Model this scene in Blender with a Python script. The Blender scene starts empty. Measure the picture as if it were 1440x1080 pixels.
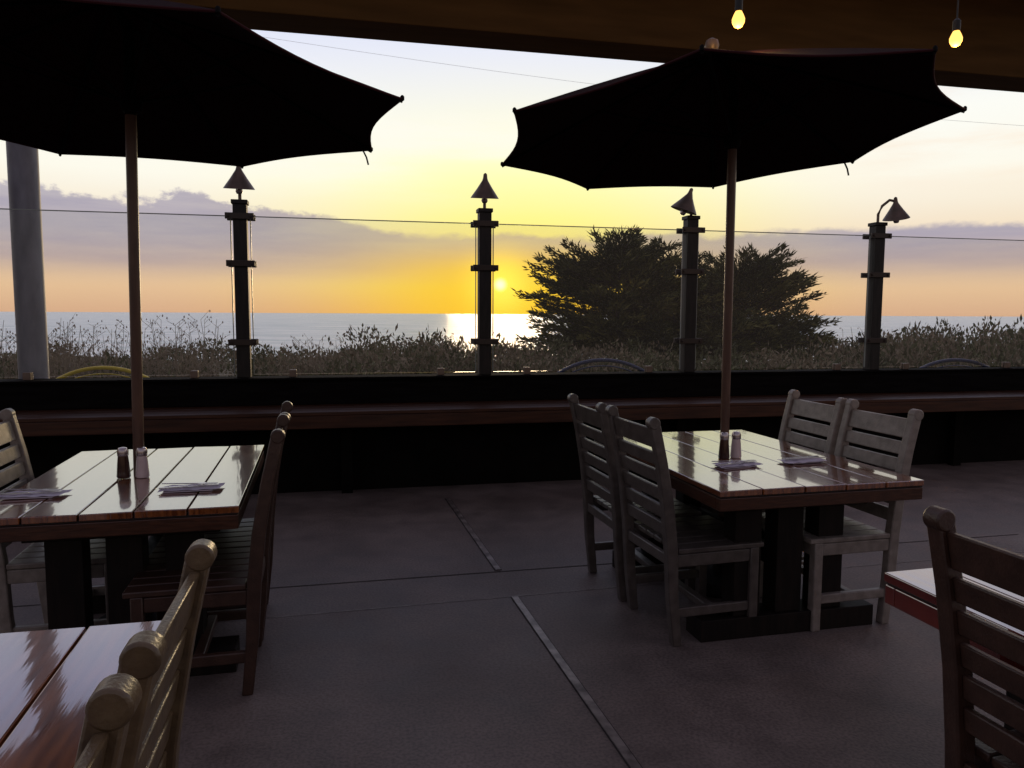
import bpy, math, random
import numpy as np
from mathutils import Vector, Matrix
random.seed(7); rng=np.random.default_rng(11)
S=bpy.context.scene
S.view_settings.view_transform='Standard'; S.view_settings.look='None'; S.view_settings.exposure=0
col=S.collection
def lin(r,g,b):
    f=lambda c:(c/255/12.92) if c/255<=.04045 else ((c/255+.055)/1.055)**2.4
    return (f(r),f(g),f(b),1)
# ---------------------------------------------------------------- materials
def mat(name,c,rough=.5,c2=None,scale=8,stretch=(1,1,1),bump=0,bscale=None,metal=0,spec=.5,coat=0,detail=6,lo=.35,hi=.65):
    m=bpy.data.materials.new(name); m.use_nodes=True
    N=m.node_tree.nodes; L=m.node_tree.links; b=N['Principled BSDF']
    b.inputs['Base Color'].default_value=(*c,1); b.inputs['Roughness'].default_value=rough
    b.inputs['Metallic'].default_value=metal; b.inputs['Specular IOR Level'].default_value=spec
    b.inputs['Coat Weight'].default_value=coat; b.inputs['Coat Roughness'].default_value=.045
    if coat: b.inputs['Coat IOR'].default_value=2.2
    if c2 or bump:
        tc=N.new('ShaderNodeTexCoord'); mp=N.new('ShaderNodeMapping'); mp.inputs['Scale'].default_value=stretch
        L.new(tc.outputs['Object'],mp.inputs[0])
        n=N.new('ShaderNodeTexNoise'); n.inputs['Scale'].default_value=scale; n.inputs['Detail'].default_value=detail
        L.new(mp.outputs[0],n.inputs['Vector'])
        if c2:
            r=N.new('ShaderNodeValToRGB'); r.color_ramp.elements[0].color=(*c,1); r.color_ramp.elements[1].color=(*c2,1)
            r.color_ramp.elements[0].position=lo; r.color_ramp.elements[1].position=hi
            L.new(n.outputs['Fac'],r.inputs[0]); L.new(r.outputs[0],b.inputs['Base Color'])
        if bump:
            n2=n
            if bscale:
                n2=N.new('ShaderNodeTexNoise'); n2.inputs['Scale'].default_value=bscale; n2.inputs['Detail'].default_value=4
                L.new(mp.outputs[0],n2.inputs['Vector'])
            bp=N.new('ShaderNodeBump'); bp.inputs['Strength'].default_value=bump; bp.inputs['Distance'].default_value=.01
            L.new(n2.outputs['Fac'],bp.inputs['Height']); L.new(bp.outputs[0],b.inputs['Normal'])
            if coat: L.new(bp.outputs[0],b.inputs['Coat Normal'])
    return m
M={}
M['top']=mat('varnished_wood',(.12,.030,.008),.2,(.27,.085,.024),5,(14,1.2,4),.04,2,coat=1)
M['topred']=mat('varnished_red_wood',(.10,.010,.008),.2,(.17,.022,.014),5,(14,1.2,4),.04,2,coat=1)
M['groove']=mat('groove',(.012,.007,.005),.8)
M['edge']=mat('table_edge_wood',(.035,.011,.005),.35,(.065,.022,.010),6,(3,3,20),.1)
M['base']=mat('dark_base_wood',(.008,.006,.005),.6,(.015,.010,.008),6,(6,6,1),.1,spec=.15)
M['chair']=mat('chair_wood_lit',(.16,.13,.11),.40,(.27,.23,.20),7,(3,3,3),.18,40,lo=.3,hi=.7)  # paler copy of the chair wood, with the sheen of light in its colour
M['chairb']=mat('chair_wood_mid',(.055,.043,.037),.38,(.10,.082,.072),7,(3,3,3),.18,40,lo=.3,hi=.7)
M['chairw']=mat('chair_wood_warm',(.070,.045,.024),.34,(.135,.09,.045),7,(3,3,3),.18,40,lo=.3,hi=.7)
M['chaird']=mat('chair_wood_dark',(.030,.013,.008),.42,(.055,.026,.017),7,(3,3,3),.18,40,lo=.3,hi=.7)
M['canopy']=mat('canopy_cloth',(.012,.0035,.0045),.95,(.018,.0055,.0065),30,(1,1,1),.1,spec=.05)
M['hem']=mat('canopy_hem',(.04,.010,.012),.9,spec=.1)
M['rib']=mat('umbrella_rib_shaded',(.006,.005,.005),.8,spec=.1)  # near-black: shade inside the canopy is put into this colour
M['pole']=mat('umbrella_pole',(.075,.036,.024),.35,(.11,.055,.036),6,(5,5,1))
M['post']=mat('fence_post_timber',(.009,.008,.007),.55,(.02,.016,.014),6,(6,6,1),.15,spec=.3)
M['brk']=mat('bracket_steel',(.04,.03,.026),.4,metal=.5)
M['clamp']=mat('clamp_steel',(.14,.10,.075),.45,(.18,.13,.1),20,metal=.4)
M['lamp']=mat('lamp_copper',(.17,.12,.10),.5,(.11,.085,.07),10,metal=.5)
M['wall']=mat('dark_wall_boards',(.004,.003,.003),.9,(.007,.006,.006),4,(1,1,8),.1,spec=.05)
M['dark']=mat('shaded_understructure',(.004,.0035,.003),.9,(.007,.006,.005),4,spec=.05)  # legs and panel coloured near-black for the shade under the counter
M['counter']=mat('counter_wood',(.032,.012,.007),.36,(.065,.024,.012),5,(.6,8,8),.12,spec=.3)
M['col']=mat('painted_steel',(.13,.13,.16),.5,(.21,.21,.25),5,(2,2,.6),.1,metal=.1,detail=9)
M['beam']=mat('beam_timber',(.075,.038,.012),.8,(.13,.066,.022),2.2,(.5,4,4),.2,spec=.1,lo=.25,hi=.75)
M['ceil']=mat('ceiling_boards',(.05,.026,.012),.8,(.08,.04,.017),3,(.5,6,1),.2,spec=.2)
M['strip']=mat('metal_strip',(.28,.24,.22),.4,(.09,.07,.065),14,metal=.4)
M['joint']=mat('floor_joint',(.028,.021,.02),.9)
M['steel']=mat('cutlery_steel',(.5,.48,.52),.25,metal=.9)
M['paper']=mat('napkin_paper',(.62,.56,.68),.8,(.72,.66,.78),12,bump=.2)
M['salt']=mat('salt_glass',(.55,.43,.42),.15,(.68,.55,.54),9)
M['pepper']=mat('pepper_glass',(.03,.012,.010),.12,(.06,.025,.016),25)
M['cap']=mat('shaker_cap',(.42,.36,.36),.25,metal=.9)
M['black']=mat('black_rubber',(.01,.01,.01),.6)
M['ground']=mat('coastal_ground',(.06,.05,.03),.95,(.11,.09,.055),.8,bump=.4)
M['leafA']=mat('cypress_leaf',(.045,.052,.014),.7,(.075,.08,.022),.9,spec=.15)
M['leafB']=mat('cypress_leaf_light',(.12,.12,.032),.7,(.17,.155,.045),.9,spec=.15)
M['bark']=mat('bark',(.05,.035,.025),.9,(.09,.07,.05),6,(4,4,1),.4)
M['scrA']=mat('scrub_leaf',(.17,.135,.085),.8,(.28,.225,.15),.7,spec=.1)
M['scrB']=mat('scrub_leaf_green',(.075,.08,.038),.8,(.14,.14,.065),.7,spec=.1)
M['dry']=mat('dry_stalk',(.24,.19,.14),.9,(.34,.28,.20),3,spec=.1)
M['yel']=mat('yellow_paint',(.60,.44,.02),.4,(.65,.5,.03),9)
M['blue']=mat('blue_paint',(.025,.035,.09),.4,(.035,.045,.11),9)
M['wire']=mat('wire',(.4,.38,.42),.7)
def emi(name,c,s):
    m=bpy.data.materials.new(name); m.use_nodes=True; b=m.node_tree.nodes['Principled BSDF']
    b.inputs['Base Color'].default_value=(*c,1); b.inputs['Emission Color'].default_value=(*c,1); b.inputs['Emission Strength'].default_value=s; return m
M['bulb']=emi('bulb_glow',(1,.50,.10),2.2)
def floor_mat():
    m=bpy.data.materials.new('patio_concrete'); m.use_nodes=True; N=m.node_tree.nodes; L=m.node_tree.links; b=N['Principled BSDF']
    tc=N.new('ShaderNodeTexCoord')
    def noise(s,d=6):
        n=N.new('ShaderNodeTexNoise'); n.inputs['Scale'].default_value=s; n.inputs['Detail'].default_value=d; L.new(tc.outputs['Object'],n.inputs['Vector']); return n
    a=noise(1.1,8); c=noise(80,3); d=noise(5,9)
    r=N.new('ShaderNodeValToRGB'); r.color_ramp.elements[0].color=(.125,.096,.085,1); r.color_ramp.elements[1].color=(.215,.170,.152,1)
    r.color_ramp.elements[0].position=.33; r.color_ramp.elements[1].position=.68
    L.new(a.outputs[0],r.inputs[0])
    mx=N.new('ShaderNodeMix'); mx.data_type='RGBA'; mx.blend_type='MULTIPLY'; mx.inputs[0].default_value=.6
    r2=N.new('ShaderNodeValToRGB'); r2.color_ramp.elements[0].color=(.45,.45,.45,1); r2.color_ramp.elements[0].position=.35; r2.color_ramp.elements[1].position=.6
    L.new(c.outputs[0],r2.inputs[0]); L.new(r.outputs[0],mx.inputs[6]); L.new(r2.outputs[0],mx.inputs[7])
    r3=N.new('ShaderNodeValToRGB'); r3.color_ramp.elements[0].color=(.55,.55,.56,1); r3.color_ramp.elements[0].position=.32; r3.color_ramp.elements[1].position=.6
    L.new(d.outputs[0],r3.inputs[0])
    mx2=N.new('ShaderNodeMix'); mx2.data_type='RGBA'; mx2.blend_type='MULTIPLY'; mx2.inputs[0].default_value=.6
    L.new(mx.outputs[2],mx2.inputs[6]); L.new(r3.outputs[0],mx2.inputs[7]); L.new(mx2.outputs[2],b.inputs['Base Color'])
    mr=N.new('ShaderNodeMapRange'); mr.inputs[3].default_value=.42; mr.inputs[4].default_value=.7; L.new(d.outputs[0],mr.inputs[0]); L.new(mr.outputs[0],b.inputs['Roughness'])
    b.inputs['Specular IOR Level'].default_value=.3
    bp=N.new('ShaderNodeBump'); bp.inputs['Strength'].default_value=.35; bp.inputs['Distance'].default_value=.004
    L.new(c.outputs[0],bp.inputs['Height']); L.new(bp.outputs[0],b.inputs['Normal']); return m
M['floor']=floor_mat()
def glass_mat():
    m=bpy.data.materials.new('clear_glass'); m.use_nodes=True; N=m.node_tree.nodes; L=m.node_tree.links
    N.remove(N['Principled BSDF']); o=N['Material Output']
    t=N.new('ShaderNodeBsdfTransparent'); t.inputs[0].default_value=(.97,.98,.975,1)
    g=N.new('ShaderNodeBsdfGlossy'); g.inputs['Roughness'].default_value=.03
    d=N.new('ShaderNodeBsdfDiffuse'); d.inputs[0].default_value=(.7,.66,.58,1)
    lw=N.new('ShaderNodeLayerWeight'); lw.inputs[0].default_value=.08
    x=N.new('ShaderNodeMixShader'); L.new(lw.outputs['Fresnel'],x.inputs[0]); L.new(t.outputs[0],x.inputs[1]); L.new(g.outputs[0],x.inputs[2])
    y=N.new('ShaderNodeMixShader'); y.inputs[0].default_value=.045; L.new(x.outputs[0],y.inputs[1]); L.new(d.outputs[0],y.inputs[2])
    L.new(y.outputs[0],o.inputs[0]); return m
M['glass']=glass_mat(); M['gedge']=mat('glass_edge',(.25,.28,.26),.2)
def sea_mat():
    m=bpy.data.materials.new('sea_water'); m.use_nodes=True; N=m.node_tree.nodes; L=m.node_tree.links; b=N['Principled BSDF']
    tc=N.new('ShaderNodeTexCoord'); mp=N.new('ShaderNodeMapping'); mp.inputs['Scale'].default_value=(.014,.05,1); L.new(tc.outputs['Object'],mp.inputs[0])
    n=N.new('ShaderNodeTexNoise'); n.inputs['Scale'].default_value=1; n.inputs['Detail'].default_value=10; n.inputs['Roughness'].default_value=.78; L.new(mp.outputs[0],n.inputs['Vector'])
    r=N.new('ShaderNodeValToRGB'); e=r.color_ramp.elements; e[0].position=.38; e[0].color=(.32,.50,.52,1); e[1].position=.56; e[1].color=(.95,1,.97,1)  # pale end of the ramp paints the sky's silvery shimmer into the water
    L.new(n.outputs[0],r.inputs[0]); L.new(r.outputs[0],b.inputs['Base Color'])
    b.inputs['Roughness'].default_value=.3; b.inputs['IOR'].default_value=2.2; b.inputs['Specular IOR Level'].default_value=.6
    bp=N.new('ShaderNodeBump'); bp.inputs['Strength'].default_value=1; bp.inputs['Distance'].default_value=1.3; L.new(n.outputs[0],bp.inputs['Height']); L.new(bp.outputs[0],b.inputs['Normal']); return m
M['sea']=sea_mat()
# ---------------------------------------------------------------- builder
class B:
    def __init__(s): s.v=[]; s.f=[]; s.m=[]; s.names=[]
    def mi(s,k):
        if k not in s.names: s.names.append(k)
        return s.names.index(k)
    def add(s,vs,fs,k,T=None):
        o=len(s.v); i=s.mi(k)
        for v in vs:
            v=Vector(v); s.v.append(tuple(T@v) if T else tuple(v))
        for f in fs: s.f.append([o+a for a in f]); s.m.append(i)
    def box(s,x0,x1,y0,y1,z0,z1,k,T=None):
        s.add([(x0,y0,z0),(x1,y0,z0),(x1,y1,z0),(x0,y1,z0),(x0,y0,z1),(x1,y0,z1),(x1,y1,z1),(x0,y1,z1)],
              [(0,3,2,1),(4,5,6,7),(0,1,5,4),(1,2,6,5),(2,3,7,6),(3,0,4,7)],k,T)
    def rev(s,prof,k,n=16,c=(0,0,0),T=None):
        vs=[];fs=[]
        for r,z in prof:
            for i in range(n):
                a=2*math.pi*i/n; vs.append((c[0]+r*math.cos(a),c[1]+r*math.sin(a),c[2]+z))
        for j in range(len(prof)-1):
            for i in range(n):
                fs.append((j*n+i,j*n+(i+1)%n,(j+1)*n+(i+1)%n,(j+1)*n+i))
        fs.append(tuple(range(n))[::-1]); fs.append(tuple((len(prof)-1)*n+i for i in range(n)))
        s.add(vs,fs,k,T)
    def tube(s,pts,r,k,n=8,T=None):
        pts=[Vector(p) for p in pts]; vs=[];fs=[]
        rr=r if isinstance(r,(list,tuple)) else [r]*len(pts)
        for j,p in enumerate(pts):
            d=(pts[min(j+1,len(pts)-1)]-pts[max(j-1,0)]).normalized()
            a=d.cross(Vector((0,0,1)) if abs(d.z)<.95 else Vector((1,0,0))).normalized(); b=d.cross(a)
            for i in range(n):
                t=2*math.pi*i/n; vs.append(p+a*rr[j]*math.cos(t)+b*rr[j]*math.sin(t))
        for j in range(len(pts)-1):
            for i in range(n): fs.append((j*n+i,j*n+(i+1)%n,(j+1)*n+(i+1)%n,(j+1)*n+i))
        fs.append(tuple(range(n))[::-1]); fs.append(tuple((len(pts)-1)*n+i for i in range(n)))
        s.add(vs,fs,k,T)
    def strip(s,front,back,x0,x1,k,T=None):
        n=len(front); vs=[]
        for x in (x0,x1):
            vs+=[(x,y,z) for y,z in front]+[(x,y,z) for y,z in back]
        fs=[]
        for i in range(n-1):
            fs.append((i,i+1,n+i+1,n+i)); fs.append((2*n+i,3*n+i,3*n+i+1,2*n+i+1))
            fs.append((i,2*n+i,2*n+i+1,i+1)); fs.append((n+i,n+i+1,3*n+i+1,3*n+i))
        fs.append((0,n,3*n,2*n)); fs.append((n-1,3*n-1,4*n-1,2*n-1))
        s.add(vs,fs,k,T)
    def mesh(s,name):
        me=bpy.data.meshes.new(name); me.from_pydata(s.v,[],s.f)
        for k in s.names: me.materials.append(M[k])
        me.polygons.foreach_set('material_index',s.m); me.validate(); me.update(); return me
    def obj(s,name,loc=(0,0,0),rz=0,bevel=0,smooth=False,parent=None):
        return place(s.mesh(name),name,loc,rz,bevel,smooth,parent)
def place(me,name,loc=(0,0,0),rz=0,bevel=0,smooth=False,parent=None):
    o=bpy.data.objects.new(name,me); col.objects.link(o); o.location=loc; o.rotation_euler=(0,0,math.radians(rz))
    if bevel:
        b=o.modifiers.new('bevel','BEVEL'); b.width=bevel; b.segments=2; b.limit_method='ANGLE'; b.angle_limit=math.radians(40)
    if smooth:
        for p in me.polygons: p.use_smooth=True
        try: me.set_sharp_from_angle(angle=math.radians(40))
        except Exception: pass
    if parent: o.parent=parent
    return o
def empty(name,loc=(0,0,0),rz=0):
    e=bpy.data.objects.new(name,None); col.objects.link(e); e.location=loc; e.rotation_euler=(0,0,math.radians(rz)); return e
RA=14.0; ax=Vector((math.cos(math.radians(RA)),math.sin(math.radians(RA)),0)); ay=Vector((-ax.y,ax.x,0))
# ---------------------------------------------------------------- chair
def chair_mesh(k):
    b=B()
    cl=[(.035,0,.021),(.012,.22,.024),(0,.45,.027),(-.022,.65,.026),(-.058,.85,.024),(-.098,1.025,.0235)]
    for sx in (-1,1):
        x0,x1=sorted((sx*.205,sx*.25))
        b.strip([(y+t,z) for y,z,t in cl],[(y-t,z) for y,z,t in cl],x0,x1,k)
        T=Matrix.Translation((x0-.0015,-.101,1.024))@Matrix.Rotation(math.radians(90),4,'Y')
        b.rev([(.0275,0),(.0275,.048)],k,20,T=T)
        b.box(x0,x1,.40,.445,0,.43,k)
        b.box(x0+.008,x1-.008,.03,.40,.13,.175,k); b.box(x0+.006,x1-.006,.028,.40,.365,.425,k)
    zs=[.50+i*.0815 for i in range(6)]
    def yc(z):
        for (y0,z0,_),(y1,z1,_) in zip(cl,cl[1:]):
            if z0<=z<=z1: return y0+(y1-y0)*(z-z0)/(z1-z0)
        return cl[-1][0]
    for i,z in enumerate(zs):
        h=.062 if i<5 else .092
        b.strip([(yc(z)+.010,z),(yc(z+h)+.010,z+h)],[(yc(z)-.010,z),(yc(z+h)-.010,z+h)],-.206,.206,k)
    for i in range(6):
        x=-.25+i*.0845; b.box(x,x+.0775,.028 if 0<i<5 else .03,.47,.428,.452,k)
    b.box(-.205,.205,.41,.44,.36,.425,k); b.box(-.205,.205,.195,.235,.135,.17,k); b.box(-.205,.205,-.012,.012,.37,.42,k)
    return b.mesh('wooden_chair')
CH={k:chair_mesh(k) for k in('chair','chairb','chairw','chaird')}
def chair(x,y,r,k='chair'): return place(CH[k],'wooden_chair',(x,y,0),r,.005,True)
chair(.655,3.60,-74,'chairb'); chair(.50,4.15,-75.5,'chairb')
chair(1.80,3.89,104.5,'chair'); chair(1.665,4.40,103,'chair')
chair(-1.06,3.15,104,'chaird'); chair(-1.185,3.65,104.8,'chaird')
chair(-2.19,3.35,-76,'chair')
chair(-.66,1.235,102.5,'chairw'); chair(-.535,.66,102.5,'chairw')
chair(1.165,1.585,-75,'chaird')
# ---------------------------------------------------------------- tables
def table(cx,cy,W,Lh,ktop='top'):
    b=B(); n=5; g=.007; w=(W-g*(n-1))/n
    for i in range(n):
        x=-W/2+i*(w+g); dz=random.uniform(-.0012,.0012); tl=random.uniform(-.0014,.0014)
        b.add([(x,-Lh/2,.735),(x+w,-Lh/2,.735),(x+w,Lh/2,.735),(x,Lh/2,.735),(x,-Lh/2,.762+dz+tl),(x+w,-Lh/2,.762+dz-tl),(x+w,Lh/2,.762+dz-tl),(x,Lh/2,.762+dz+tl)],
              [(0,3,2,1),(4,5,6,7),(0,1,5,4),(1,2,6,5),(2,3,7,6),(3,0,4,7)],ktop)
    ke='edge' if ktop=='top' else 'topred'
    b.box(-W/2+.004,W/2-.004,-Lh/2+.004,Lh/2-.004,.728,.7345,'groove')
    e=.003
    b.box(-W/2+e,W/2-e,-Lh/2+e,-Lh/2+.04,.672,.7275,ke); b.box(-W/2+e,W/2-e,Lh/2-.04,Lh/2-e,.672,.7275,ke)
    b.box(-W/2+e,-W/2+.04,-Lh/2+.041,Lh/2-.041,.672,.7275,ke); b.box(W/2-.04,W/2-e,-Lh/2+.041,Lh/2-.041,.672,.7275,ke)
    for sy in(-1,1):
        y=sy*(Lh/2-.30)
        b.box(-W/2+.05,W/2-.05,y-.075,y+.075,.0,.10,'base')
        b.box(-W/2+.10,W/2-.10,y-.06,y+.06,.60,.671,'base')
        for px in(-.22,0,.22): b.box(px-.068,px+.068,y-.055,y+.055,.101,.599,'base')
    b.box(-.05,.05,-Lh/2+.36,Lh/2-.36,.30,.40,'base')
    return b.obj('wooden_table',(cx,cy,0),RA,.004)
table(1.184,4.06,1.02,1.56); table(-1.668,3.47,.93,1.42); table(-1.10,1.0,.93,1.42); table(1.72,1.58,.96,1.45,'topred')
# ---------------------------------------------------------------- umbrellas
def umbrella(px,py,tx,cx,cy,zr,R,a0,rise,sx=1,tilt=(0,0)):
    b=B(); NS=10; NT=8
    def P(k,s,t):
        a=math.radians(a0+45*k); c=math.radians(a0+45*(k+1))
        p0=Vector((math.cos(a),math.sin(a),0)); p1=Vector((math.cos(c),math.sin(c),0))
        d=p0.lerp(p1,s); sag=math.sin(math.pi*s)
        r=R*t*(1-.05*sag*t*t)
        z=zr+rise*(1-t**1.12)-.045*sag*t*(1-t)*1.5
        x,y=d.x*r*sx,d.y*r
        return Vector((cx+x,cy+y,z+tilt[0]*x+tilt[1]*y))
    for k in range(8):
        vs=[P(k,i/NS,j/NT) for j in range(NT+1) for i in range(NS+1)]
        fs=[(j*(NS+1)+i,(j+1)*(NS+1)+i,(j+1)*(NS+1)+i+1,j*(NS+1)+i+1) for j in range(NT) for i in range(NS)]
        b.add(vs,fs,'canopy')
        b.tube([P(k,i/NS,1)+Vector((0,0,-.004)) for i in range(NS+1)],.005,'hem',6)
        b.tube([P(k,0,j/NT)+Vector((0,0,-.014)) for j in range(NT+1)],.007,'rib',6)
        b.rev([(.004,-.012),(.009,-.008),(.009,.006),(.004,.012)],'rib',8,tuple(P(k,0,1)))
        hub=Vector((tx+(px-tx)*.2,cy+(py-cy)*.2,zr-.0)); b.tube([hub,P(k,0,.5)+Vector((0,0,-.014))],.006,'rib',6)
    top=Vector((tx,cy,zr+rise*.7)); z2=zr-.05; f=(z2-.1)/(top.z-.1)
    q=Vector((px+(tx-px)*f,py+(cy-py)*f,z2))
    b.tube([(px,py,.10),q],.0235,'pole',16); b.tube([q,top],.0235,'rib',16); b.tube([top,(cx,cy,zr+rise)],.02,'rib',12)  # upper pole takes the near-black colour, painted shade under the canopy
    b.rev([(.04,-.04),(.045,-.01),(.04,.02)],'rib',16,(tx,cy,zr-.0))
    b.rev([(.012,0),(.03,.02),(.037,.045),(.03,.07),(.008,.082)],'lamp',16,(cx,cy,zr+rise))
    b.rev([(.20,.0),(.22,.02),(.20,.07),(.05,.09),(.035,.2)],'base',24,(px,py,.0))
    q=P(1,.05,1); b.tube([q,q+Vector((.02,0,-.04)),q+Vector((.03,0,-.08))],.005,'black',6)
    return b.obj('patio_umbrella',smooth=True)
umbrella(1.165,4.16,1.14,1.02,4.10,2.41,1.34,-18,.425,.85,(.035,-.035))
umbrella(-1.73,3.50,-1.66,-1.73,3.44,2.405,1.33,-4,.43,.95,(0,-.012))
# ---------------------------------------------------------------- tabletop
def shaker(name,x,y,k):
    b=B(); b.rev([(.026,0),(.029,.006),(.027,.03),(.024,.07),(.021,.098)],k,16); b.rev([(.0225,.0985),(.0235,.102),(.0235,.122),(.018,.134),(.006,.137)],'cap',16)
    return b.obj(name,(x,y,.763),smooth=True)
shaker('pepper_shaker',1.095,3.92,'pepper'); shaker('salt_shaker',1.165,3.95,'salt')
shaker('pepper_shaker',-1.735,3.39,'pepper'); shaker('salt_shaker',-1.655,3.40,'salt')
def setting(x,y,r):
    b=B(); n=8
    vs=[]
    for j in range(4):
        for i in range(n+1):
            vs.append((-.12+i*.03+.004*j,-.055+j*.036,.004+.006*abs(math.sin(i*1.3+j))+ .002))
    fs=[(j*(n+1)+i,j*(n+1)+i+1,(j+1)*(n+1)+i+1,(j+1)*(n+1)+i) for j in range(3) for i in range(n)]
    b.add(vs,fs,'paper'); b.box(-.10,.09,-.045,.035,.0005,.004,'paper')
    T=Matrix.Rotation(.12,4,'Z'); b.box(-.12,-.01,-.022,-.008,.015,.020,'steel',T); b.box(-.01,.11,-.026,-.006,.0155,.018,'steel',T)
    T=Matrix.Rotation(-.2,4,'Z'); b.box(-.12,.03,.008,.016,.021,.025,'steel',T); b.box(.03,.06,.0,.024,.0215,.0245,'steel',T)
    for q in range(4): b.box(.06,.105,q*.0066,q*.0066+.0036,.022,.0242,'steel',T)
    return b.obj('napkin_and_cutlery',(x,y,.764),r)
setting(1.10,3.72,20); setting(1.47,3.83,200); setting(-1.34,3.16,15); setting(-1.92,3.03,10)
# ---------------------------------------------------------------- fence + counter
FA=12.7; FO=(0,7.06,0)
fr=empty('glass_windbreak_fence',FO,FA)
posts=[-8.5,-6.45,-4.4,-2.34,-.26,1.74,3.78,5.84,7.9,9.95]
for i,x in enumerate(posts):
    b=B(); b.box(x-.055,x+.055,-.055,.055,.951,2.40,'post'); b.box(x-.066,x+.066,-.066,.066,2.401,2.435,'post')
    for z in(2.30,1.91,1.25):
        b.box(x-.115,x+.115,-.075,-.056,z-.026,z+.026,'brk'); b.box(x-.115,x+.115,.056,.075,z-.026,z+.026,'brk')
        for q in(-.09,.09): b.rev([(.012,0),(.012,.012)],'brk',8,T=Matrix.Translation((x+q,-.075,z))@Matrix.Rotation(math.radians(90),4,'X'))
    b.obj('fence_post',bevel=.004,parent=fr)
    if i<len(posts)-1:
        x2=posts[i+1]; g=B(); g.box(x+.075,x2-.075,-.005,.005,.975,2.30,'glass'); g.box(x+.075,x2-.075,-.0055,.0055,2.3005,2.308,'gedge')
        for s in(x+.075,x2-.083): g.box(s,s+.008,-.0058,.0058,.975,2.300,'gedge')
        g.obj('glass_panel',parent=fr)
        for cx in(x+.40,x2-.40):
            c=B(); c.box(cx-.03,cx+.03,-.03,-.0062,.951,1.012,'clamp'); c.box(cx-.03,cx+.03,.0062,.03,.951,1.012,'clamp'); c.obj('glass_clamp',bevel=.004,parent=fr)
def flamp(x,dx,tilt):
    b=B()
    pts=[(0,0,2.435),(0,0,2.52),(dx*.2,-.02,2.60),(dx*.6,-.06,2.655),(dx*.95,-.09,2.64)]
    if abs(dx)<.02: pts=[(0,0,2.435),(0,0,2.50),(0,-.01,2.56),(0,-.03,2.70)]
    b.tube(pts,.014,'lamp',10)
    T=Matrix.Translation(pts[-1])@Matrix.Rotation(tilt,4,'Y')@Matrix.Rotation(.15,4,'X')
    b.rev([(.128,-.175),(.122,-.165),(.07,-.09),(.026,-.02),(.02,.0),(.016,.035),(.004,.045)],'lamp',24,T=T)
    b.rev([(.02,-.215),(.03,-.195),(.026,-.176)],'cap',12,T=T)
    c,s=math.cos(math.radians(FA)),math.sin(math.radians(FA))
    b.obj('fence_lamp',(FO[0]+c*x,FO[1]+s*x,0),FA,smooth=True)
for x,dx,t in[(-6.45,0,0),(-4.4,0,0),(-2.34,0,.02),(-.26,0,0),(1.74,-.06,.30),(3.78,.13,-.22),(5.84,-.05,.35),(7.9,0,0)]: flamp(x,dx,t)
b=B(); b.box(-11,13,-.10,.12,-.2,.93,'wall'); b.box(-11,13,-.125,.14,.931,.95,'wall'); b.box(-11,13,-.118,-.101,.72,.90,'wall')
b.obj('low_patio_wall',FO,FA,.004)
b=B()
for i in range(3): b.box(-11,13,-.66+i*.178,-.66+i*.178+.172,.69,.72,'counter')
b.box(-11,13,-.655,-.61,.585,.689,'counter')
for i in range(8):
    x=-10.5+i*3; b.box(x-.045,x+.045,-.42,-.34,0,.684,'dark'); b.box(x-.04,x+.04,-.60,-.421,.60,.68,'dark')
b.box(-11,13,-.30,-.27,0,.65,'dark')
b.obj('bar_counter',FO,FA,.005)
b=B(); b.rev([(.17,0),(.17,.02),(.112,.021),(.112,3.97)],'col',40)
c,s=math.cos(math.radians(FA)),math.sin(math.radians(FA))
def FW(x,y): return (FO[0]+c*x-s*y,FO[1]+s*x+c*y)
b.obj('steel_column',(*FW(-4.05,.27),0),smooth=True)
b=B(); b.box(-12,14,.0,.45,3.97,4.95,'beam'); b.obj('roof_beam',FO,FA,.01)
b=B()
for i in range(6): b.box(-12,14,-.21-i*.2,-.015-i*.2,4.90,4.93,'ceil')
for i in range(8): b.box(-12+i*3.4,-11.85+i*3.4,-1.2,-.02,4.75,4.899,'beam')
b.obj('patio_roof',FO,FA)
# ---------------------------------------------------------------- floor
b=B(); b.box(-11,13,-12,-.101,-.25,0,'floor'); b.obj('patio_floor',FO,FA)
def sheet(p,q,w,z,k,h=.004):
    p=Vector((*p,0)); q=Vector((*q,0)); d=(q-p).normalized(); n=Vector((-d.y,d.x,0))*w/2; bb=B()
    P=[p-n,p+n,q+n,q-n]; bb.add([(v.x,v.y,z) for v in P]+[(v.x,v.y,z+h) for v in P],[(0,1,2,3),(4,7,6,5),(0,4,5,1),(1,5,6,2),(2,6,7,3),(3,7,4,0)],k); return bb
jo=empty('floor_joints')
for p,q in(((-.52,6.15),(-.075,4.40)),((.02,3.97),(.85,.75))):
    sheet(p,q,.034,.002,'strip').obj('floor_strip',parent=jo)
    P=Vector(p);Q=Vector(q);dd=(Q-P).normalized();nn=Vector((-dd.y,dd.x))*.020
    for sg in(-1,1): sheet(tuple(P+nn*sg),tuple(Q+nn*sg),.005,.0015,'joint',.001).obj('joint',parent=jo)
sheet((-4.5,3.35),(3.5,5.20),.007,.002,'joint',.001).obj('joint',parent=jo)
sheet((-4.5,2.84),(3.5,4.86),.004,.002,'strip',.001).obj('joint',parent=jo)
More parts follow.
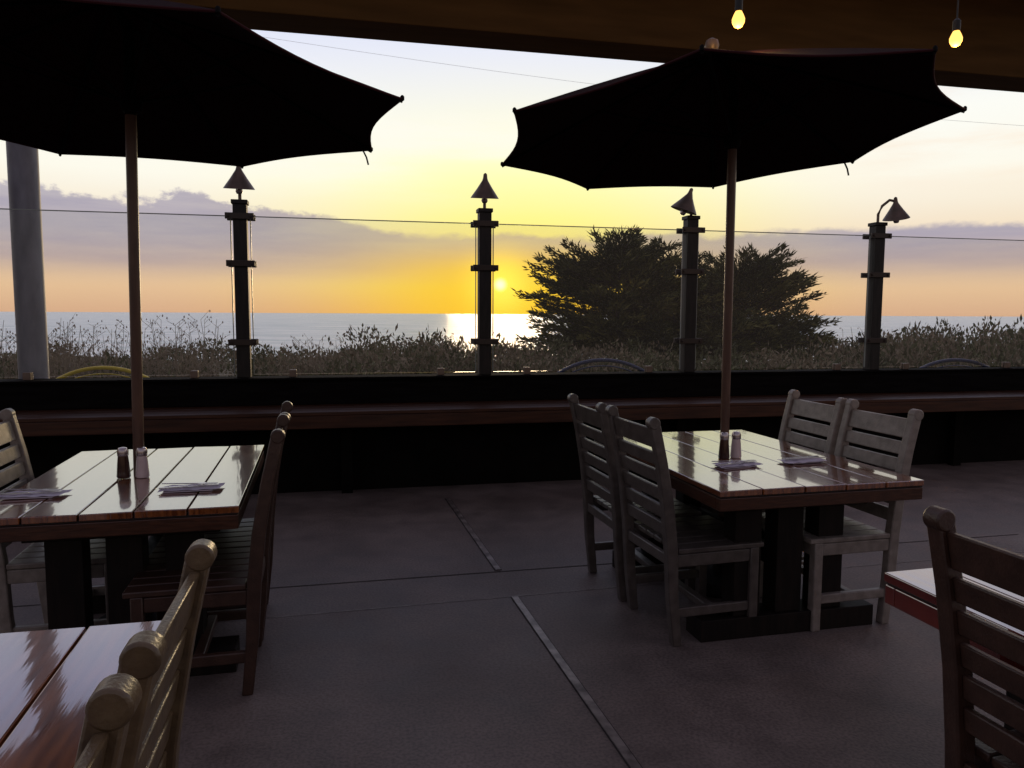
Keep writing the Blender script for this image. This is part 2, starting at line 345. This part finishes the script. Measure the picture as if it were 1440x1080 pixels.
# ---------------------------------------------------------------- string bulbs
bl=[(1.02,3.63,2.86),(2.14,3.86,2.86),(3.3,4.15,2.86)]
for x,y,z in bl:
    b=B(); b.rev([(.004,-.062),(.018,-.055),(.028,-.036),(.029,-.022),(.022,-.004),(.014,.012)],'bulb',16); b.rev([(.017,.0125),(.018,.02),(.018,.06),(.008,.07)],'black',12); b.tube([(0,0,.07),(0,0,.34)],.004,'black',6)
    b.obj('string_light_bulb',(x,y,z),smooth=True)
    l=bpy.data.lights.new('bulb_light','POINT'); l.energy=6; l.color=(1,.55,.2); l.shadow_soft_size=.03
    lo=bpy.data.objects.new('bulb_light',l); col.objects.link(lo); lo.location=(x,y,z-.12)
b=B(); b.tube([(-6,1.8,3.5),(-1,3.1,3.28),(1.02,3.63,3.2),(2.14,3.86,3.2),(3.3,4.15,3.2),(8,5.3,3.5)],.006,'black',6); b.obj('light_string_cable')
# ---------------------------------------------------------------- outside
xs=np.concatenate([np.linspace(-400,-60,8),np.linspace(-50,50,51),np.linspace(60,400,8)]); ys=np.concatenate([np.linspace(-300,0,8),np.linspace(4,80,60)])
vs=[];fs=[]
for j,y in enumerate(ys):
    for i,x in enumerate(xs):
        z=-.12
        if y<7.2+.3*max(-12,min(14,x)): z=-.28
        if y>11: z+=.12*math.sin(x*.7)*math.sin(y*.5)
        if y>27: z-=((y-27)/33)**1.3*11
        vs.append((x,y,z))
nx=len(xs)
for j in range(len(ys)-1):
    for i in range(nx-1): fs.append((j*nx+i,j*nx+i+1,(j+1)*nx+i+1,(j+1)*nx+i))
b=B(); b.add(vs,fs,'ground'); b.obj('ground',smooth=True)
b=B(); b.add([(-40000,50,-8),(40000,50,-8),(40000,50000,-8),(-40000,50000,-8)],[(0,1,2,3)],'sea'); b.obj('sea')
def leaves_mesh(name,C,D,Ln,Wd,mi,mats):
    n=len(C); D=D/np.linalg.norm(D,axis=1)[:,None]; r=rng.normal(size=(n,3)); sd=np.cross(D,r); sd/=np.linalg.norm(sd,axis=1)[:,None]+1e-9
    V=np.empty((n,4,3)); V[:,0]=C; V[:,1]=C+D*Ln[:,None]*.5+sd*Wd[:,None]*.5; V[:,2]=C+D*Ln[:,None]; V[:,3]=C+D*Ln[:,None]*.5-sd*Wd[:,None]*.5
    me=bpy.data.meshes.new(name); me.vertices.add(n*4); me.vertices.foreach_set('co',V.reshape(-1)); me.loops.add(n*4); me.loops.foreach_set('vertex_index',np.arange(n*4))
    me.polygons.add(n); me.polygons.foreach_set('loop_start',np.arange(n)*4); me.polygons.foreach_set('loop_total',np.full(n,4))
    for k in mats: me.materials.append(M[k])
    me.update(); me.polygons.foreach_set('material_index',mi.astype(np.int32)); me.validate(); return me
# cypress
TY=24.0
lobes=[((3.25,TY,1.6),(2.95,2.3,2.5),165),((7.3,TY+.6,1.35),(2.85,2.2,2.15),140),((5.2,TY+.3,1.3),(3.9,2.0,2.25),70),((5.3,TY,.7),(5.1,2.0,.9),100)]
C=[];D=[];LN=[];WD=[];MI=[]
tree=empty('cypress_tree'); tb=B()
tb.tube([(5.1,TY,-.2),(4.9,TY,.5),(4.4,TY,1.3),(3.6,TY,2.4)],[.42,.34,.22,.08],'bark',10); tb.tube([(5.3,TY,-.2),(5.7,TY,.6),(6.6,TY+.3,1.4),(7.4,TY+.5,2.3)],[.36,.3,.2,.07],'bark',10)
for li,(c0,rad,nb) in enumerate(lobes):
    c0=np.array(c0); rad=np.array(rad)
    for q in range(nb):
        th=rng.uniform(0,2*math.pi); zc=rng.uniform(-.55,1.0); h=math.sqrt(max(0,1-zc*zc))
        d=np.array([math.cos(th)*h,math.sin(th)*h,zc])
        ln=rng.uniform(.66,1.08); tip=c0+d*rad*ln; tip[2]=max(tip[2],.2+.25*rng.random())
        org=np.array([c0[0]+d[0]*rad[0]*.15,c0[1]+d[1]*.3,max(.3,tip[2]-rng.uniform(.25,.85))])
        mid=org*.45+tip*.55+np.array([0,0,.10-.24*rng.random()])
        tb.tube([tuple(org),tuple(mid),tuple(tip)],[.045,.028,.006],'bark',4)
        m=240; t=1-rng.random(m)**1.1*.8
        if ln>.98: tip=tip+d*np.array([.25,.1,.12])
        p=(1-t)[:,None]**2*org+2*((1-t)*t)[:,None]*mid+(t**2)[:,None]*tip
        bd=tip-mid; bd/=np.linalg.norm(bd); lat=np.cross(bd,[0,0,1.]); lat/=np.linalg.norm(lat)+1e-9
        wdt=.09+.95*(1-t); off=rng.normal(size=m)*wdt*.6
        p=p+lat*off[:,None]-bd*(np.abs(off)*.5)[:,None]+rng.normal(size=(m,3))*np.array([.06,.06,.05])
        dd=bd*.9+lat*np.sign(off)[:,None]*rng.uniform(.1,.9,m)[:,None]+rng.normal(size=(m,3))*.3+np.array([0,0,.14])
        C.append(p);D.append(dd);LN.append(rng.uniform(.10,.30,m));WD.append(rng.uniform(.03,.06,m)); MI.append(np.where(rng.random(m)<(.10 if q%3 else .85),1,0))
C=np.concatenate(C);D=np.concatenate(D)
tl=place(leaves_mesh('foliage',C,D,np.concatenate(LN),np.concatenate(WD),np.concatenate(MI),['leafA','leafB']),'foliage'); tl.parent=tree
tb.obj('trunk_and_limbs',parent=tree,smooth=True)
# scrub
C=[];D=[];LN=[];WD=[];MI=[]
for q in range(470):
    y=rng.uniform(9.5,27); x=rng.uniform(-.78,.82)*y
    a=x/y; k=.060+.012*math.sin(a*13+y*.5)+rng.uniform(-.018,.020)
    if a>.43: k=.036+rng.uniform(-.014,.028)-.10*min(.15,a-.43)
    if a<-.42: k+=.010
    if -.22<a<-.05: k-=.012
    top=1.5-k*y
    if top<.15: continue
    rx=rng.uniform(.3,.85)*(.6+y/30); m=int(260+rng.uniform(0,120))
    u=rng.normal(size=(m,3)); u/=np.linalg.norm(u,axis=1)[:,None]; u[:,2]=np.abs(u[:,2]); rr=rng.uniform(.45,1.12,m)**.6
    p=np.array([x,y,0.0])+u*rr[:,None]*np.array([rx,rx*.8,top])
    dd=u*.8+rng.normal(size=(m,3))*.6+np.array([0,0,.4 if a<.43 else .7])
    C.append(p);D.append(dd);sc=.6+y/25
    LN.append(rng.uniform(.04,.13,m)*sc*(1.15 if a>.43 else 1));WD.append(rng.uniform(.02,.05,m)*sc); g=rng.random()<.45; MI.append(np.where(rng.random(m)<(.88 if g else .12),1,0))
sc=place(leaves_mesh('coastal_scrub',np.concatenate(C),np.concatenate(D),np.concatenate(LN),np.concatenate(WD),np.concatenate(MI),['scrA','scrB']),'coastal_scrub')
# dry stalks
b=B()
def stalk(x,y,h):
    lx,ly=rng.normal()*.10,rng.normal()*.05
    b.tube([(x,y,0),(x+lx*.4,y+ly,h*.6),(x+lx,y+ly,h)],[.006,.005,.003],'dry',3)
    for j in range(rng.integers(3,9)):
        t=rng.uniform(.55,1.0); px=x+lx*t; pz=h*t; s=rng.choice([-1,1])*rng.uniform(.04,.14)
        b.tube([(px,y+ly,pz),(px+s,y+ly+rng.normal()*.03,pz+abs(s)*rng.uniform(.5,1.3))],[.003,.002],'dry',3)
        q=(px+s,y+ly,pz+abs(s)*.9); b.rev([(.003,-.014),(.009,0),(.003,.016)],'dry',5,q)
for i in range(230):
    y=rng.uniform(9,13); a=rng.uniform(-.68,-.38); k=.062-.055*rng.random()**2; stalk(a*y,y,1.5-k*y)
for i in range(150):
    y=rng.uniform(11,15); a=rng.choice([rng.uniform(-.30,-.05),rng.uniform(.43,.75)]); k=rng.uniform(.03,.06)-(.018 if a>.4 else 0); stalk(a*y,y,1.5-k*y)
b.obj('dry_grass')
# hoops
def hoop(x,y,r,k,h=0):
    b=B()
    b.tube([(r*math.cos(t),0,r*math.sin(t)-.05+h) for t in np.linspace(0,math.pi,48)],.022,k,10)
    b.tube([(r*.93*math.cos(t),0,r*.93*math.sin(t)-.05+h) for t in np.linspace(0,math.pi,48)],.008,k,8)
    for sx in(-1,1): b.box(sx*r-.09,sx*r+.09,-.09,.09,-.12,-.04+h,k)
    b.obj('bike_rack',(x,y,0),5,smooth=True)
hoop(-4.42,8.3,.95,'yel'); hoop(1.10,9.3,1.0,'blue'); hoop(5.6,9.7,1.0,'blue')
b=B()
for z0,z1 in((11.0,8.6),(12.2,10.6)):
    b.tube([(-12+t*2.8,30+t*.4,z0+1.2+(z1-z0)*t/14-.5*math.sin(math.pi*t/14)) for t in range(0,15)],.005,'wire',4)
b.obj('power_line')
# ---------------------------------------------------------------- world
w=bpy.data.worlds.new('World'); S.world=w; w.use_nodes=True; N=w.node_tree.nodes; L=w.node_tree.links
bg=N['Background']
def inp(n,i,v):
    if isinstance(v,bpy.types.NodeSocket): L.new(v,n.inputs[i])
    else: n.inputs[i].default_value=v
def mth(op,a,b_=0.0,c_=0.0,clamp=False):
    n=N.new('ShaderNodeMath'); n.operation=op; n.use_clamp=clamp; inp(n,0,a); inp(n,1,b_); inp(n,2,c_); return n.outputs[0]
def sm(x,a,b_):
    n=N.new('ShaderNodeMapRange'); n.interpolation_type='SMOOTHSTEP'; inp(n,0,x); n.inputs[1].default_value=a; n.inputs[2].default_value=b_; n.inputs[3].default_value=0; n.inputs[4].default_value=1; return n.outputs[0]
def mix(f,a,b_,bt='MIX'):
    n=N.new('ShaderNodeMix'); n.data_type='RGBA'; n.blend_type=bt; inp(n,0,f); inp(n,6,a); inp(n,7,b_); return n.outputs[2]
def ramp(x,st):
    n=N.new('ShaderNodeValToRGB'); e=n.color_ramp.elements
    while len(e)<len(st): e.new(.5)
    for q,(p,c) in zip(e,st): q.position=p; q.color=c
    L.new(x,n.inputs[0]); return n.outputs[0]
tc=N.new('ShaderNodeTexCoord'); nv=N.new('ShaderNodeVectorMath'); nv.operation='NORMALIZE'; L.new(tc.outputs['Generated'],nv.inputs[0])
sp=N.new('ShaderNodeSeparateXYZ'); L.new(nv.outputs[0],sp.inputs[0]); X,Y,Z=sp.outputs
az=N.new('ShaderNodeMath'); az.operation='ARCTAN2'; L.new(X,az.inputs[0]); L.new(Y,az.inputs[1]); AZ=az.outputs[0]
zz=mth('MULTIPLY',mth('MAXIMUM',Z,0.0),2.0,clamp=True)
away=ramp(zz,[(0,lin(226,180,145)),(.09,lin(246,208,164)),(.2,lin(244,226,200)),(.32,lin(253,250,236)),(.45,lin(252,252,245)),(.62,lin(228,232,248)),(.80,lin(200,208,246)),(1,lin(172,168,194))])
cen=ramp(zz,[(0,lin(253,190,48)),(.07,lin(255,220,62)),(.15,lin(255,226,125)),(.24,lin(255,246,145)),(.34,lin(255,254,185)),(.44,lin(255,253,226)),(.62,lin(234,237,248)),(.80,lin(202,209,246)),(1,lin(172,168,194))])
daz=mth('ABSOLUTE',mth('ADD',AZ,-.02)); g=mth('SUBTRACT',1.0,sm(daz,.0,.46))
sky=mix(g,away,cen)
def noise(sx,sz,scale,det=6,off=0.0):
    cb=N.new('ShaderNodeCombineXYZ'); L.new(mth('MULTIPLY',AZ,sx),cb.inputs[0]); L.new(mth('MULTIPLY',Z,sz),cb.inputs[1]); cb.inputs[2].default_value=off
    n=N.new('ShaderNodeTexNoise'); n.inputs['Scale'].default_value=scale; n.inputs['Detail'].default_value=det; n.inputs['Roughness'].default_value=.6; L.new(cb.outputs[0],n.inputs['Vector']); return n.outputs[0]
n1=noise(6,10,1.8,9); n2=noise(2.5,22,2.2,7,3.1); n3=noise(1,7,1.8,7,8.7)
leftm=mth('SUBTRACT',1.0,sm(AZ,-.42,-.10))
top=mth('ADD',mth('MULTIPLY',n1,mth('ADD',.045,mth('MULTIPLY',leftm,.075))),.080)
d=mth('SUBTRACT',top,Z); up=sm(d,-.002,.008); lo=sm(Z,.026,.064)
bank=mth('MULTIPLY',mth('MULTIPLY',up,lo),mth('ADD',.55,mth('MULTIPLY',n2,.75)),clamp=True)
bank=mth('MULTIPLY',bank,.95)
ccol=mix(g,mix(sm(Z,.03,.10),lin(200,172,160),lin(166,160,178)),mix(sm(Z,.035,.11),lin(240,196,112),lin(204,186,154)))
sky=mix(bank,sky,ccol)
wv=mth('MULTIPLY',sm(n3,.50,.72),mth('MULTIPLY',sm(Z,.12,.2),.6)); sky=mix(wv,sky,mix(sm(AZ,.2,.6),lin(252,250,244),lin(250,208,168)))
E=2.15; sd=Vector((math.sin(math.radians(-.9))*math.cos(math.radians(E)),math.cos(math.radians(-.9))*math.cos(math.radians(E)),math.sin(math.radians(E))))
dp=N.new('ShaderNodeVectorMath'); dp.operation='DOT_PRODUCT'; L.new(nv.outputs[0],dp.inputs[0]); dp.inputs[1].default_value=sd; dot=dp.outputs['Value']
ang=mth('ARCCOSINE',mth('MINIMUM',dot,1.0))
band=mth('SUBTRACT',1.0,sm(Z,.048,.095))
gl=mth('POWER',mth('SUBTRACT',1.0,sm(ang,0.0,.28)),1.4); sky=mix(mth('MULTIPLY',mth('MULTIPLY',gl,.85),band),sky,(1.03,.64,.03,1))
gl2=mth('POWER',mth('SUBTRACT',1.0,sm(ang,0.0,.085)),2.0); sky=mix(mth('MULTIPLY',gl2,.9),sky,(1.5,1.08,.12,1))
disc=mth('SUBTRACT',1.0,sm(ang,.001,.011)); sky=mix(disc,sky,(2.6,1.9,.8,1))
dim=sm(Y,-.35,.40); sky=mix(dim,mix(1.0,sky,(.47,.45,.46,1),'MULTIPLY'),sky)
sky=mix(sm(Z,-.02,0.0),(.03,.03,.03,1),sky)
ns=N.new('ShaderNodeTexSky'); ns.sky_type='NISHITA'; ns.sun_disc=False; ns.sun_elevation=math.radians(E); ns.sun_rotation=math.radians(-.9)
nm=mix(1.0,ns.outputs[0],(.003,.003,.003,1),'MULTIPLY'); sky=mix(1.0,sky,nm,'ADD')
L.new(sky,bg.inputs['Color']); bg.inputs['Strength'].default_value=1.0
sl=bpy.data.lights.new('sun','SUN'); sl.energy=.55; sl.angle=math.radians(8); sl.color=(1,.72,.42)
so=bpy.data.objects.new('sun',sl); col.objects.link(so); so.rotation_euler=(-sd).to_track_quat('-Z','Y').to_euler()
# ---------------------------------------------------------------- camera
cd=bpy.data.cameras.new('camera'); co=bpy.data.objects.new('camera',cd); col.objects.link(co)
cd.sensor_width=36; cd.lens=27.05; cd.clip_start=.05; cd.clip_end=90000
co.matrix_world=Matrix.Translation((0,0,1.5))@Matrix.Rotation(math.radians(90-5.2),4,'X')@Matrix.Rotation(math.radians(.28),4,'Z')
S.camera=co
